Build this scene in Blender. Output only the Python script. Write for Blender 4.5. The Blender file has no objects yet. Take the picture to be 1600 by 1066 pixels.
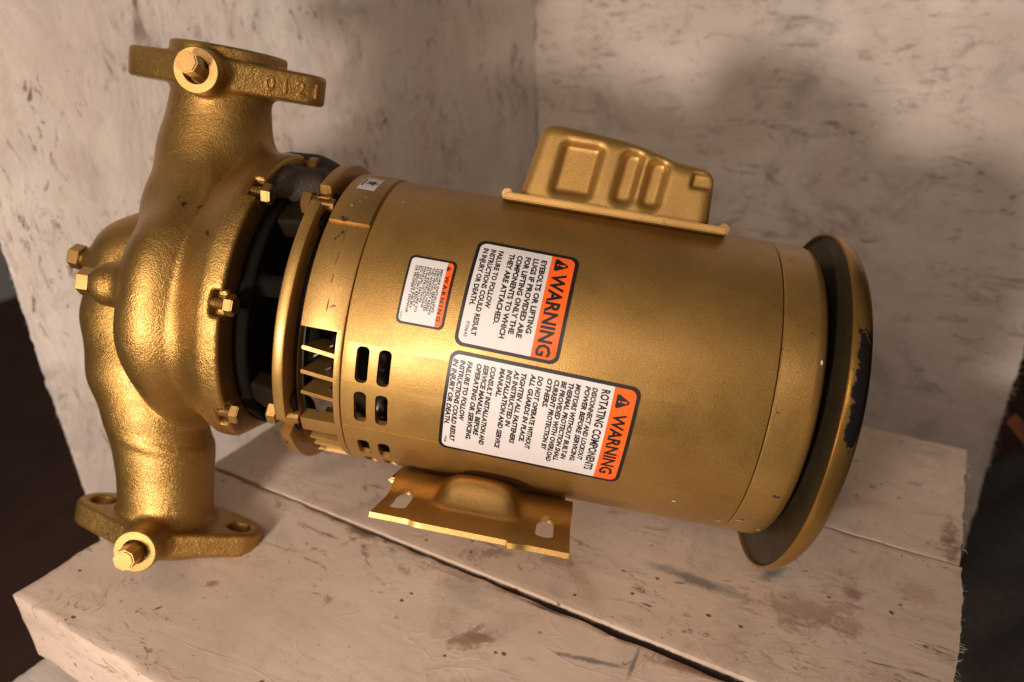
import bpy, bmesh, math, random
import numpy as np
from mathutils import Matrix, Vector
random.seed(7); rng = np.random.default_rng(7)
sc = bpy.context.scene
C = sc.collection
PI = math.pi
def cs(d): return math.cos(math.radians(d)), math.sin(math.radians(d))

# ---------------------------------------------------------------- camera, light, exposure
CAMZ = .3245
cam_d = bpy.data.cameras.new('camera'); cam = bpy.data.objects.new('camera', cam_d); C.objects.link(cam)
right = Vector((0.8669173067701901, 0.49772940773940005, -0.026829357691145177))
up = Vector((-0.19869113123434778, 0.39443069442663614, 0.8971879750947066))
back = Vector((0.4571391665468351, -0.7724570304978186, 0.4408332143921786))
m = Matrix((right, up, back)).transposed().to_4x4(); m.translation = (0, 0, CAMZ)
cam.matrix_world = m
cam_d.sensor_width = 36; cam_d.lens = 1190 / 1600 * 36
cam_d.clip_start = .01; cam_d.clip_end = 50
cam_d.dof.use_dof = True; cam_d.dof.focus_distance = .385; cam_d.dof.aperture_fstop = 6.0
sc.camera = cam
sc.view_settings.view_transform = 'Standard'
sc.view_settings.look = 'None'
sc.view_settings.exposure = 0

world = bpy.data.worlds.new('World'); sc.world = world; world.use_nodes = True
bg = world.node_tree.nodes['Background']
bg.inputs[0].default_value = (1.0, .84, .72, 1); bg.inputs[1].default_value = .075

def area(name, loc, target, size, power, color, sy=None):
    d = bpy.data.lights.new(name, 'AREA'); d.shape = 'DISK' if sy is None else 'RECTANGLE'
    d.size = size
    if sy: d.size_y = sy
    d.energy = power; d.color = color
    o = bpy.data.objects.new(name, d); C.objects.link(o); o.location = loc
    o.rotation_euler = (Vector(target) - Vector(loc)).to_track_quat('-Z', 'Y').to_euler()
    return o
area('key_lamp', (-.190, -.42, .230), (-.30, .40, .12), .11, 6.7, (1, .87, .75))
area('room_fill', (-.20, -.95, .95), (-.30, .5, .1), .8, 4.5, (1, .82, .66))  # added soft fill for the ambient level; no such lamp is seen
w_ = area('wide_fill', (.26, -.52, .90), (-.16, .40, .12), 1.3, 3.8, (1, .80, .62), .34)  # added unseen strip for the reflection band along the motor
w_.rotation_euler = Matrix((Vector((.9204, .3607, -.1510)), Vector((-.0268, .4435, .8959)), Vector((.39, -.8205, .4178)))).transposed().to_euler()
w_.rotation_euler.rotate_axis('X', math.radians(-14))

# ---------------------------------------------------------------- helpers
def link(name, me, mat=None, parent=None):
    o = bpy.data.objects.new(name, me); C.objects.link(o)
    if mat is not None:
        me.materials.clear(); me.materials.append(mat)
    if parent is not None: o.parent = parent
    return o
def tag(o, label=None, cat=None, group=None, kind=None):
    if label: o['label'] = label
    if cat: o['category'] = cat
    if group: o['group'] = group
    if kind: o['kind'] = kind
    return o
def mesh_from(verts, faces, smooth=True):
    me = bpy.data.meshes.new('mesh'); me.from_pydata([tuple(map(float, v)) for v in verts], [], [tuple(map(int, f)) for f in faces])
    me.validate(); me.update()
    if smooth: me.polygons.foreach_set('use_smooth', [True] * len(me.polygons))
    return me
def finish(bm, smooth=True, auto=35):
    bmesh.ops.recalc_face_normals(bm, faces=bm.faces)
    me = bpy.data.meshes.new('mesh'); bm.to_mesh(me); bm.free()
    if smooth:
        me.polygons.foreach_set('use_smooth', [True] * len(me.polygons))
        if auto: me.set_sharp_from_angle(angle=math.radians(auto))
    return me
def apply_mods(me, setup):
    """run modifiers on a mesh and return the result"""
    o = bpy.data.objects.new('tmp', me); C.objects.link(o); setup(o)
    dg = bpy.context.evaluated_depsgraph_get(); dg.update()
    r = bpy.data.meshes.new_from_object(o.evaluated_get(dg)); bpy.data.objects.remove(o)
    return r
def boolean(me, cutter_me, solver='EXACT'):
    co = bpy.data.objects.new('cut', cutter_me); C.objects.link(co)
    def st(o):
        md = o.modifiers.new('b', 'BOOLEAN'); md.operation = 'DIFFERENCE'; md.object = co; md.solver = solver
    r = apply_mods(me, st); bpy.data.objects.remove(co)
    return r
def sharpen(me, ang=35):
    me.polygons.foreach_set('use_smooth', [True] * len(me.polygons)); me.set_sharp_from_angle(angle=math.radians(ang)); return me
def mean_smooth(me): me.polygons.foreach_set('use_smooth', [True]*len(me.polygons)); return me

def lathe(profile, n=128, a0=0, a1=360, closed_profile=True):
    """profile [(x, r)] round the local x axis; angle measured from the viewer's side (w) towards up (v)"""
    full = abs(a1 - a0) >= 360
    na = n if full else n + 1
    V, F = [], []
    for i in range(na):
        t = math.radians(a0 + (a1 - a0) * i / n)
        for x, r in profile: V.append((x, -r * math.cos(t), r * math.sin(t)))
    k = len(profile)
    for i in range(n):
        j = (i + 1) % na
        for p in range(k if closed_profile else k - 1):
            q = (p + 1) % k
            F.append((i*k + p, i*k + q, j*k + q, j*k + p))
    if not full and closed_profile:
        F.append(tuple(range(k))); F.append(tuple(range((na-1)*k, na*k))[::-1])
    bm = bmesh.new(); vs = [bm.verts.new(v) for v in V]
    for f in F:
        try: bm.faces.new([vs[i] for i in f])
        except ValueError: pass
    bmesh.ops.remove_doubles(bm, verts=bm.verts, dist=1e-6)
    return bm
def pt(s, phi, R):
    c, n = cs(phi); return Vector((s, -R * c, R * n))

# --- implicit surfaces (coordinates are local s, w, v)
class Grid:
    def __init__(g, lo, hi, h):
        g.h = h; g.lo = np.array(lo, dtype=np.float32)
        ns = [int(math.ceil((b - a) / h)) + 1 for a, b in zip(lo, hi)]
        ax = [np.arange(n, dtype=np.float32) * h + a for n, a in zip(ns, lo)]
        g.s, g.w, g.v = np.meshgrid(*ax, indexing='ij', sparse=True)
class View:
    """the same grid seen in the coordinates of a frame turned by matrix m (mesh axes x=s, y=-w, z=v)"""
    def __init__(q, g, m):
        i = m.inverted(); x, y, z = g.s, -g.w, g.v
        q.s = i[0][0]*x + i[0][1]*y + i[0][2]*z + i[0][3]
        q.w = -(i[1][0]*x + i[1][1]*y + i[1][2]*z + i[1][3])
        q.v = i[2][0]*x + i[2][1]*y + i[2][2]*z + i[2][3]
def about(p, *rots):
    r = Matrix()
    for a_, ax in rots: r = r @ Matrix.Rotation(math.radians(a_), 4, ax)
    return Matrix.Translation(p) @ r @ Matrix.Translation(-Vector(p))
def smin(a, b, k):
    h = np.clip(.5 + .5 * (b - a) / k, 0, 1); return b + (a - b) * h - k * h * (1 - h)
def smax(a, b, k): return -smin(-a, -b, k)
def s_capsule(g, a, b, ra, rb):
    a = np.array(a, float); b = np.array(b, float); d = b - a
    t = np.clip(((g.s - a[0]) * d[0] + (g.w - a[1]) * d[1] + (g.v - a[2]) * d[2]) / (d @ d), 0, 1)
    return np.sqrt((g.s - a[0] - t*d[0])**2 + (g.w - a[1] - t*d[1])**2 + (g.v - a[2] - t*d[2])**2) - (ra + (rb - ra) * t)
def s_cyl(g, a, d, r, l, rnd=.001):
    """cylinder from point a along unit d for length l"""
    a = np.array(a, float); d = np.array(d, float); d /= np.linalg.norm(d)
    ps, pw, pv = g.s - a[0], g.w - a[1], g.v - a[2]
    t = ps*d[0] + pw*d[1] + pv*d[2]
    rad = np.sqrt(np.maximum(ps**2 + pw**2 + pv**2 - t**2, 0))
    x = rad - (r - rnd); y = np.abs(t - l/2) - (l/2 - rnd)
    return np.minimum(np.maximum(x, y), 0) + np.sqrt(np.maximum(x, 0)**2 + np.maximum(y, 0)**2) - rnd
def s_box(g, c, hs, rnd):
    x, y, z = np.abs(g.s - c[0]) - hs[0] + rnd, np.abs(g.w - c[1]) - hs[1] + rnd, np.abs(g.v - c[2]) - hs[2] + rnd
    return np.sqrt(np.maximum(x, 0)**2 + np.maximum(y, 0)**2 + np.maximum(z, 0)**2) + np.minimum(np.maximum(np.maximum(x, y), z), 0) - rnd
def surface_net(F, g):
    F = np.asarray(F, dtype=np.float32); ins = F < 0
    n0, n1, n2 = F.shape
    cnt = np.zeros((n0-1, n1-1, n2-1), np.int8)
    for i in (0, 1):
        for j in (0, 1):
            for k in (0, 1): cnt += ins[i:n0-1+i, j:n1-1+j, k:n2-1+k]
    act = np.argwhere((cnt > 0) & (cnt < 8))
    idx = -np.ones(cnt.shape, np.int64); idx[tuple(act.T)] = np.arange(len(act))
    acc = np.zeros((len(act), 3)); num = np.zeros(len(act))
    cor = [(i, j, k) for i in (0, 1) for j in (0, 1) for k in (0, 1)]
    for a in cor:
        for ax in range(3):
            if a[ax]: continue
            b = list(a); b[ax] = 1
            fa = F[tuple((act + a).T)]; fb = F[tuple((act + b).T)]
            cr = (fa < 0) != (fb < 0)
            t = np.where(cr, fa / np.where(cr, fa - fb, 1), 0)
            p = np.tile(np.array(a, float), (len(act), 1)); p[:, ax] = t
            acc += p * cr[:, None]; num += cr
    P = (act + acc / num[:, None]) * g.h + g.lo
    V = np.stack([P[:, 0], -P[:, 1], P[:, 2]], 1)
    quads = []
    for ax in range(3):
        sl0 = [slice(None)] * 3; sl1 = [slice(None)] * 3; sl0[ax] = slice(0, -1); sl1[ax] = slice(1, None)
        A, B = ins[tuple(sl0)], ins[tuple(sl1)]
        for flip, cond in ((0, A & ~B), (1, ~A & B)):
            e = np.argwhere(cond); o1, o2 = [(1, 2), (2, 0), (0, 1)][ax]
            ok = (e[:, o1] > 0) & (e[:, o2] > 0) & (e[:, o1] < F.shape[o1]-1) & (e[:, o2] < F.shape[o2]-1); e = e[ok]
            c = []
            for d1, d2 in ((-1, -1), (0, -1), (0, 0), (-1, 0)):
                q = e.copy(); q[:, o1] += d1; q[:, o2] += d2; c.append(idx[tuple(q.T)])
            q = np.stack(c if flip else c[::-1], 1)     # local y is mirrored w
            quads.append(q)
    Q = np.concatenate(quads)
    me = bpy.data.meshes.new('mesh'); me.vertices.add(len(V)); me.vertices.foreach_set('co', V.ravel())
    me.loops.add(Q.size); me.loops.foreach_set('vertex_index', Q.ravel())
    me.polygons.add(len(Q)); me.polygons.foreach_set('loop_start', np.arange(0, Q.size, 4)); 
    me.update(calc_edges=True); me.validate()
    me.polygons.foreach_set('use_smooth', [True] * len(me.polygons))
    return me

# ---------------------------------------------------------------- materials
class NT:
    def __init__(s, name):
        s.m = bpy.data.materials.new(name); s.m.use_nodes = True; s.t = s.m.node_tree; s.b = s.t.nodes['Principled BSDF']
        s.tc = s.t.nodes.new('ShaderNodeTexCoord')
    def n(s, kind, **kw):
        x = s.t.nodes.new(kind)
        for k, v in kw.items(): setattr(x, k, v)
        return x
    def l(s, a, b): s.t.links.new(a, b)
    def vec(s, scale=(1, 1, 1), rot=(0, 0, 0), loc=(0, 0, 0)):
        mp = s.n('ShaderNodeMapping'); s.l(s.tc.outputs['Object'], mp.inputs[0])
        mp.inputs['Scale'].default_value = scale; mp.inputs['Rotation'].default_value = rot; mp.inputs['Location'].default_value = loc
        return mp.outputs[0]
    def noise(s, scale, detail=4, rough=.55, vec=None, dist=0):
        x = s.n('ShaderNodeTexNoise'); x.inputs['Scale'].default_value = scale; x.inputs['Detail'].default_value = detail
        x.inputs['Roughness'].default_value = rough; x.inputs['Distortion'].default_value = dist
        s.l(vec if vec is not None else s.tc.outputs['Object'], x.inputs['Vector']); return x.outputs['Fac']
    def ramp(s, fac, stops, mode='LINEAR'):
        x = s.n('ShaderNodeValToRGB'); cr = x.color_ramp; cr.interpolation = mode
        while len(cr.elements) < len(stops): cr.elements.new(.5)
        for e, (p, c) in zip(cr.elements, stops):
            e.position = p; e.color = (c, c, c, 1) if not hasattr(c, '__len__') else (*c, 1)
        s.l(fac, x.inputs[0]); return x.outputs[0]
    def mix(s, fac, a, b, mode='MIX'):
        x = s.n('ShaderNodeMix', data_type='RGBA', blend_type=mode)
        for sock, val in ((x.inputs[0], fac), (x.inputs[6], a), (x.inputs[7], b)):
            if isinstance(val, (int, float)): sock.default_value = val
            elif isinstance(val, tuple): sock.default_value = (*val, 1)
            else: s.l(val, sock)
        return x.outputs[2]
    def math(s, op, a, b=0, clamp=False):
        x = s.n('ShaderNodeMath', operation=op, use_clamp=clamp)
        for sock, val in zip(x.inputs, (a, b)):
            if isinstance(val, (int, float)): sock.default_value = val
            else: s.l(val, sock)
        return x.outputs[0]
    def bump(s, h, strength, dist, prev=None):
        x = s.n('ShaderNodeBump'); x.inputs['Strength'].default_value = strength; x.inputs['Distance'].default_value = dist
        s.l(h, x.inputs['Height'])
        if prev is not None: s.l(prev, x.inputs['Normal'])
        return x.outputs[0]
    def set(s, **kw):
        for k, v in kw.items():
            i = s.b.inputs[k.replace('_', ' ')]
            if isinstance(v, (int, float)): i.default_value = v
            elif isinstance(v, tuple): i.default_value = (*v, 1)
            else: s.l(v, i)
        return s.m
GOLD = (.48, .280, .078); GOLD2 = (.39, .215, .055)
def gold(name, rough=.38, cast=0., chips=0., orange=.0, metallic=.85, flakes=.15, coat=.45):
    s = NT(name)
    big = s.ramp(s.noise(22, 4), [(.3, 0.), (.7, 1.)])
    col = s.mix(big, GOLD, GOLD2)
    fl = s.ramp(s.noise(2600, 2), [(.35, .72), (.65, 1.15)])
    col = s.mix(1.0, col, fl, 'MULTIPLY')
    nor = s.bump(s.noise(2300, 1), flakes, .0004)
    r = s.ramp(s.noise(60, 4), [(.3, rough - .05), (.7, rough + .07)])
    if cast:
        nor = s.bump(s.noise(1050, 3, .65), cast, .00050, nor)
        nor = s.bump(s.noise(110, 3, .5, dist=.6), cast * .22, .002, nor)
    if chips:
        ch = s.ramp(s.noise(95, 5, .6), [(.70 - chips*.04, 0.), (.715 - chips*.04, 1.)])
        col = s.mix(ch, col, (.10, .06, .03))
    return s.set(Base_Color=col, Metallic=metallic, Roughness=r, Normal=nor, Coat_Weight=coat, Coat_Roughness=.34)
M = {}
M['cast'] = gold('cast gold paint', .35, .85, .6, metallic=.88, coat=.15)
M['paint'] = gold('smooth gold paint', .45, metallic=.76, flakes=.3, coat=.30)
M['bell'] = gold('gold painted end bell', .42, .16, .9, metallic=.75)
M['bolt'] = gold('gold painted bolt', .30, flakes=.05)
M['bright'] = gold('bright gold face', .42, .12, metallic=.75)
def plain(name, col, rough=.6, metallic=0., bump=0, sc_=200, var=.25):
    s = NT(name); c2 = tuple(x * (1 - var) for x in col)
    c = s.mix(s.ramp(s.noise(sc_ * .3, 4), [(.35, 0.), (.65, 1.)]), col, c2)
    kw = dict(Base_Color=c, Roughness=rough, Metallic=metallic)
    if bump: kw['Normal'] = s.bump(s.noise(sc_, 4), bump, .001)
    return s.set(**kw)
M['black'] = plain('recess shaded iron', (.0045, .003, .002), .95, 0, .3, 400)  # near-black colour carries the shade of the deep bracket recess
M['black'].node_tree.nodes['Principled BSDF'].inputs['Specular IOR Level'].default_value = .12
M['bracket'] = plain('shade darkened bracket', (.022, .014, .007), .5, .7, .3, 260)  # gold arms; colour darkened with the shade of the gap they sit in
M['inside'] = plain('dark motor inside', (.012, .009, .008), .5, .4)
M['stator'] = plain('dull stator iron', (.09, .07, .06), .4, .7)
M['inkblack'] = plain('black print', (.012, .010, .011), .38)
M['white'] = plain('white label film', (.66, .61, .60), .30, var=.07, sc_=120)
M['orange'] = plain('orange label print', (.86, .12, .012), .3, var=.04)
M['green'] = plain('dark green print', (.02, .05, .035), .5)
M['cavity'] = plain('bare dirty thread', (.05, .032, .018), .6, .3, .3)

# ---------------------------------------------------------------- pump frame
O = Vector((-0.20698747348826804, 0.3497002971260848, 0.12379075995790151))
aA = Vector((0.9203917298537242, 0.36067231258058763, -0.15097861555332295))
aW = Vector((0.3900764074680032, -0.8205180571133239, 0.41784030243331877))
aV = Vector((-0.026822750674107255, 0.4434699548884309, 0.8958877939273615))
RM = Matrix((aA, -aW, aV)).transposed()
base = Vector((O.x, O.y, 0))
pump = bpy.data.objects.new('inline_circulator_pump', None); C.objects.link(pump); pump.location = base
pump.empty_display_size = .05
tag(pump, 'gold painted inline circulator pump with electric motor lying tilted on white boards', 'pump')
PL = RM.to_4x4(); PL.translation = O - base
def part(name, me, mat, parent=pump, local=None):
    o = link(name, me, mat, parent)
    if parent is pump: o.matrix_local = PL @ (local if local is not None else Matrix())
    elif local is not None: o.matrix_local = local
    return o
def Lv(s, w, v): return Vector((s, -w, v))

# ---------------------------------------------------------------- pump casing (one casting)
g = Grid((-.284, -.098, -.172), (-.128, .098, .152), .0014)
SP = -.198
fr = math.radians(6.5); fa = (math.cos(fr), -math.sin(fr)); fw = (math.sin(fr), math.cos(fr))   # flange axes in (s,w)
rs = np.sqrt(g.w**2 + g.v**2)
# volute ring, its filled middle and the rim that carries the bolts
ang = np.degrees(np.arctan2(g.v, np.abs(g.w) + 1e-6)); fade = np.clip((ang - 5) / 55, 0, 1); fade = fade*fade*(3 - 2*fade)
vol = (np.sqrt(((rs - (.0540 - .010*fade))/(.0300 - .006*fade))**2 + ((g.s + .1845)/(.0200 - .002*fade))**2) - 1) * .0245
vol = smin(vol, s_cyl(g, (-.200, 0, 0), (1, 0, 0), .056, .05, .014), .008)
cone = np.maximum(rs - (.0715 + np.clip((g.s + .170) / .020, 0, 1)**.65 * .0162), np.abs(g.s + .156) - .0145)
vol = smin(vol, cone, .011)
rim = s_cyl(g, (-.1480, 0, 0), (1, 0, 0), .0876, .0090, .0012)
vol = smin(vol, rim, .002)
# low shoulder from the neck to the rim
neck = s_capsule(g, (-.1965, .002, .080), (-.1955, 0, .140), .0300, .0272)
neck = smin(neck, s_capsule(g, (-.1965, .002, .080), (-.1930, .020, .045), .0300, .0280), .006)
neck = smin(neck, s_capsule(g, (-.1930, .020, .045), (-.1885, .040, .012), .0280, .0250), .006)
neck = smin(neck, s_capsule(g, (-.1885, .040, .012), (-.1820, .050, -.020), .0250, .0250), .006)
neck = smin(neck, s_capsule(g, (-.1930, -.006, .088), (-.176, -.010, .05), .0235, .030), .014)
body = smin(vol, neck, .018)
# suction passage curling round the left side
pts = [((-.1965, 0, -.155), .0275), ((-.2035, 0, -.108), .0285), ((-.2125, .003, -.080), .0290), ((-.2240, .003, -.055), .0305), ((-.2340, .000, -.025), .0300), ((-.2345, -.004, .006), .0305), ((-.215, -.012, .02), .031)]
lobe = None
for (p, r), (q, r2) in zip(pts[:-1], pts[1:]):
    d = s_capsule(g, p, q, r, r2); lobe = d if lobe is None else smin(lobe, d, .003)
body = smin(body, lobe, .0035)
# raised band where the suction pipe meets the volute
body = smin(body, np.maximum(s_cyl(g, (-.2075, .0, -.098), (.22, 0, 1), .0305, .006, .002), -.001), .003)
# plug bosses
body = smin(body, s_capsule(g, (-.190, .05, .0000), (-.2180, .052, -.0020), .0145, .0125), .006)
body = smin(body, s_capsule(g, (-.245, .002, .001), (-.2605, .003, .0040), .012, .009), .006)
FT = about((-.198, 0, .1275), (8, 'X'), (.5, 'Y')); FB = about((-.198, 0, -.152), (2.5, 'Y'))
SPT, SPB = -.198 + .0035, -.198 + .003
FT = Matrix.Translation((.0035, 0, 0)) @ FT; FB = Matrix.Translation((.0030, 0, 0)) @ FB
# flanges: oval plates with two ears, raised face, gauge boss
def flange(gg, v0, v1, vf, sgn, vb):
    g = View(gg, FT if sgn > 0 else FB)
    fs = (g.s - SP) * fa[0] + g.w * fa[1]; fwv = (g.s - SP) * fw[0] + g.w * fw[1]
    def uneven(x, y, r1, r2, h):      # hull of circle r1 at 0 and r2 at (h,0)
        b_ = (r1 - r2) / h; a_ = math.sqrt(1 - b_*b_); x_ = np.abs(x); y_ = np.abs(y)
        k = x_ * -b_ * -1; kk = -(-b_) * 0
        kk = y_ * (-b_) + x_ * a_
        d_ = np.where(kk < 0, np.sqrt(x_**2 + y_**2) - r1, np.where(kk > a_*h, np.sqrt((x_-h)**2 + y_**2) - r2, x_*b_ + y_*a_ - r1))
        return d_
    o2 = uneven(fs, fwv, .0350, .0148, .0430)
    d = smax(o2, np.abs(g.v - (v0+v1)/2) - abs(v1-v0)/2, .003)
    lo, hi = min(v1, vf), max(v1, vf)
    rf = np.sqrt(fs**2 + fwv**2)
    d = np.minimum(d, smax(rf - .0330, np.abs(g.v - (v0+vf)/2) - abs(vf-v0)/2, .002))
    vm = vb
    d = smin(d, s_cyl(g, (SP, 0, vm), (fw[0], fw[1], 0), .0124, .0455, .0012), .0030)
    for sg in (1, -1):
        c = (SP + sg*.0430*fa[0], sg*.0430*fa[1], v0 - .03); d = smax(d, -s_cyl(g, c, (0, 0, 1), .0072, .08, .0005), .001)
    d = smax(d, -s_cyl(g, (SP, 0, vf - .02), (0, 0, 1), .022, .04, .001), .001)
    return d
VT, VB = .1262, -.1515
f1 = flange(g, .1185, .1360, .1425, 1, VT); f2 = flange(g, -.1450, -.1600, -.1625, -1, VB)
body = smin(body, f1, .005); body = smin(body, f2, .005)
# bores, boss bores, bolt notches in the rim
for fm, vv, clip in ((FT, (.115, .2), .1425), (FB, (-.2, -.140), -.1625)):
    q_ = View(g, fm)
    body = np.maximum(body, q_.v - clip if clip > 0 else clip - q_.v)
    body = smax(body, -s_cyl(q_, (SP, 0, vv[0]), (0, 0, 1), .022, vv[1]-vv[0], .001), .001)
for vm, fm in ((VT, FT), (VB, FB)):
    body = smax(body, -s_cyl(View(g, fm), (SP + fw[0]*.034, fw[1]*.034, vm), (fw[0], fw[1], 0), .0078, .03, .0003), .0006)
BA = [-2 + 45*k for k in range(8)]; NA = [b + 3.5 for b in BA]
for b in NA:
    body = smax(body, -s_box(View(g, Matrix.Rotation(-math.radians(b), 4, 'X')), (-.1370, .0880, 0), (.0075, .0075, .0066), .001), .0008)
CR = Matrix.Translation((-.15, 0, 0)) @ Matrix.Rotation(math.radians(3.5), 4, 'X') @ Matrix.Translation((.15, 0, 0))
body = smax(body, -np.maximum(g.v + .0765, np.maximum(-.162 - g.s, -(g.v + .112))), .006)
casing = part('pump_casing', surface_net(body, g), M['cast'], pump, CR)
del body, f1, f2, lobe, neck, vol, cone, rim

# ---------------------------------------------------------------- small hardware
def hexhead(r=.0065, h=.0045, shank_r=0, shank=0, thread=False):
    bm = bmesh.new()
    bmesh.ops.create_cone(bm, cap_ends=True, segments=6, radius1=r, radius2=r, depth=h, matrix=Matrix.Translation((0, 0, h/2)))
    bmesh.ops.bevel(bm, geom=[e for e in bm.edges if abs(e.verts[0].co.z - e.verts[1].co.z) < 1e-6 and e.verts[0].co.z > h*.9], offset=r*.10, segments=2, affect='EDGES')
    if shank:
        n = 6 if thread else 1
        for k in range(n):
            z = -shank * (k + .5) / n
            bmesh.ops.create_cone(bm, cap_ends=True, segments=24, radius1=shank_r * (.88 if thread else 1), radius2=shank_r, depth=shank/n*1.02, matrix=Matrix.Translation((0, 0, z)))
    return finish(bm, auto=30)
def axis_mat(p, d):
    q = Vector(d).to_track_quat('Z', 'Y'); return Matrix.Translation(p) @ q.to_matrix().to_4x4()
def copies(name, me, mat, mats, parent=pump):
    for i, mt in enumerate(mats): part(name, me, mat, parent, mt)
bolt_me = hexhead(.0056, .0044, .0032, .010, True)
copies('casing_bolt', bolt_me, M['bolt'], [axis_mat(pt(-.1375, b, .0835), (1, 0, 0)) @ Matrix.Rotation(.4*i, 4, 'Z') for i, b in enumerate(BA) if b != 268])
# square-headed gauge plugs
def plug(seg, r, L):
    bm = bmesh.new()
    bmesh.ops.create_cone(bm, cap_ends=True, segments=28, radius1=.0070, radius2=.0068, depth=.010, matrix=Matrix.Translation((0, 0, -.004)))
    bmesh.ops.create_cone(bm, cap_ends=True, segments=seg, radius1=r*1.06, radius2=r, depth=L, matrix=Matrix.Translation((0, 0, L/2)))
    bmesh.ops.bevel(bm, geom=[e for e in bm.edges if e.verts[0].co.z > L*.99 and e.verts[1].co.z > L*.99], offset=.0008, segments=2, affect='EDGES')
    return finish(bm, auto=30)
for vm, seg, fm in ((VT, 24, FT), (VB, 24, FB)):
    p = Lv(SP + fw[0]*.0395, fw[1]*.0395, vm)
    part('gauge_boss', finish(lathe([(-.016, .0070), (-.016, .0122), (.0080, .0122), (.0086, .0117), (.0086, .0074), (.0080, .0070)], 56)), M['bright'], casing, fm @ axis_mat(p, (fw[0], -fw[1], 0)) @ Matrix.Rotation(-PI/2, 4, 'Y'))
    part('gauge_plug', plug(8, .0060, .0220), M['bright'], casing, axis_mat(fm @ p, (fw[0], -fw[1], 0)))
hp = hexhead(.0078, .007, .005, .006)
part('hex_plug', hp, M['bolt'], casing, axis_mat(Lv(-.2290, .0525, -.0026), (-1, -.12, -.02)))
part('hex_plug', hp, M['bolt'], casing, axis_mat(Lv(-.2695, .0035, .0050), (-1, -.05, .10)))
# raised cast digits along the upper flange edge
def text_mesh(txt, size, extrude=0, offset=0, shear=0, sx=1, spacing=1, bevel=0, align='LEFT', res=2):
    cu = bpy.data.curves.new('t', 'FONT'); cu.body = txt; cu.size = size; cu.extrude = extrude; cu.offset = offset; cu.shear = shear
    cu.space_character = spacing; cu.align_x = align; cu.resolution_u = res; cu.bevel_depth = bevel
    o = bpy.data.objects.new('t', cu); C.objects.link(o)
    dg = bpy.context.evaluated_depsgraph_get(); dg.update()
    me = bpy.data.meshes.new_from_object(o.evaluated_get(dg)); bpy.data.objects.remove(o)
    if sx != 1:
        for v in me.vertices: v.co.x *= sx
    return me
bn = (.0350 - .0148) / .0430; an = math.sqrt(1 - bn*bn)
fA = Vector((fa[0], -fa[1], 0)); fW = Vector((fw[0], -fw[1], 0)); ctr = Vector((SP, 0, 0))
tdir = (fA * an - fW * bn).normalized(); ndir = (fA * bn + fW * an).normalized()
for k, ch in enumerate('0121'):
    me = text_mesh(ch, .0115, extrude=.0005, bevel=.0004, offset=-.0001)
    p = ctr + fA*.0*bn + ndir * .0350 + tdir * (.0145 + k * .0088) + Vector((0, 0, .1228))
    mt = Matrix((tdir, Vector((0, 0, 1)), ndir)).transposed().to_4x4(); mt.translation = p
    part('cast_digit', me, M['cast'], casing, FT @ mt)

# ---------------------------------------------------------------- bracket between casing and motor
g = Grid((-.150, -.105, -.105), (-.096, .105, .105), .0015)
rs = np.sqrt(g.w**2 + g.v**2)
br = s_cyl(g, (-.139, 0, 0), (1, 0, 0), .073, .008, .002)
br = smin(br, s_cyl(g, (-.139, 0, 0), (1, 0, 0), .040, .035, .004), .008)
br = smin(br, s_capsule(g, (-.128, -.02, -.066), (-.112, .0, -.078), .010, .007), .006)
for ph in (0, 90, 180, 270):
    c, n = cs(ph+9); br = smin(br, s_capsule(g, (-.132, .060*c, .060*n), (-.108, .066*c, .066*n), .006, .006), .006)
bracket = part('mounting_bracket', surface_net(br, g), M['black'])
g = Grid((-.168, -.045, .050), (-.110, .050, .104), .0013)
lump = smin(s_capsule(g, (-.150, -.004, .077), (-.138, -.008, .080), .0140, .0125), s_capsule(g, (-.146, .026, .068), (-.128, .006, .074), .012, .008), .008)
lump = smin(lump, s_capsule(g, (-.140, .036, .064), (-.122, .030, .068), .012, .010), .008)
lump = smin(lump, s_capsule(g, (-.133, -.012, .082), (-.130, -.012, .082), .0090, .0085), .003)
M['lump'] = plain('shade darkened iron', (.040, .026, .015), .6, .3, .6, 700)  # colour darkened to hold the shadow that falls on this lump
part('bracket_boss', surface_net(lump, g), M['lump'], bracket)
# four flared arms that carry the motor ring
def arm_mesh():
    g = Grid((-.140, .040, -.024), (-.098, .098, .024), .0013)
    t = np.clip((g.s + .138) / .035, 0, 1)
    half = .006 + .0085 * t
    d = smax(np.abs(g.v) - half, np.abs(g.w - (.062 + .012*t)) - .0065, .003)
    d = smax(d, np.abs(g.s + .120) - .018, .002)
    return surface_net(d, g)
am = arm_mesh()
for ph in (45, 135, 225, 315): part('bracket_arm', am, M['bracket'], pump, Matrix.Rotation(-math.radians(ph), 4, 'X').inverted() if False else Matrix.Rotation(-math.radians(ph), 4, 'X'))

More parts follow.
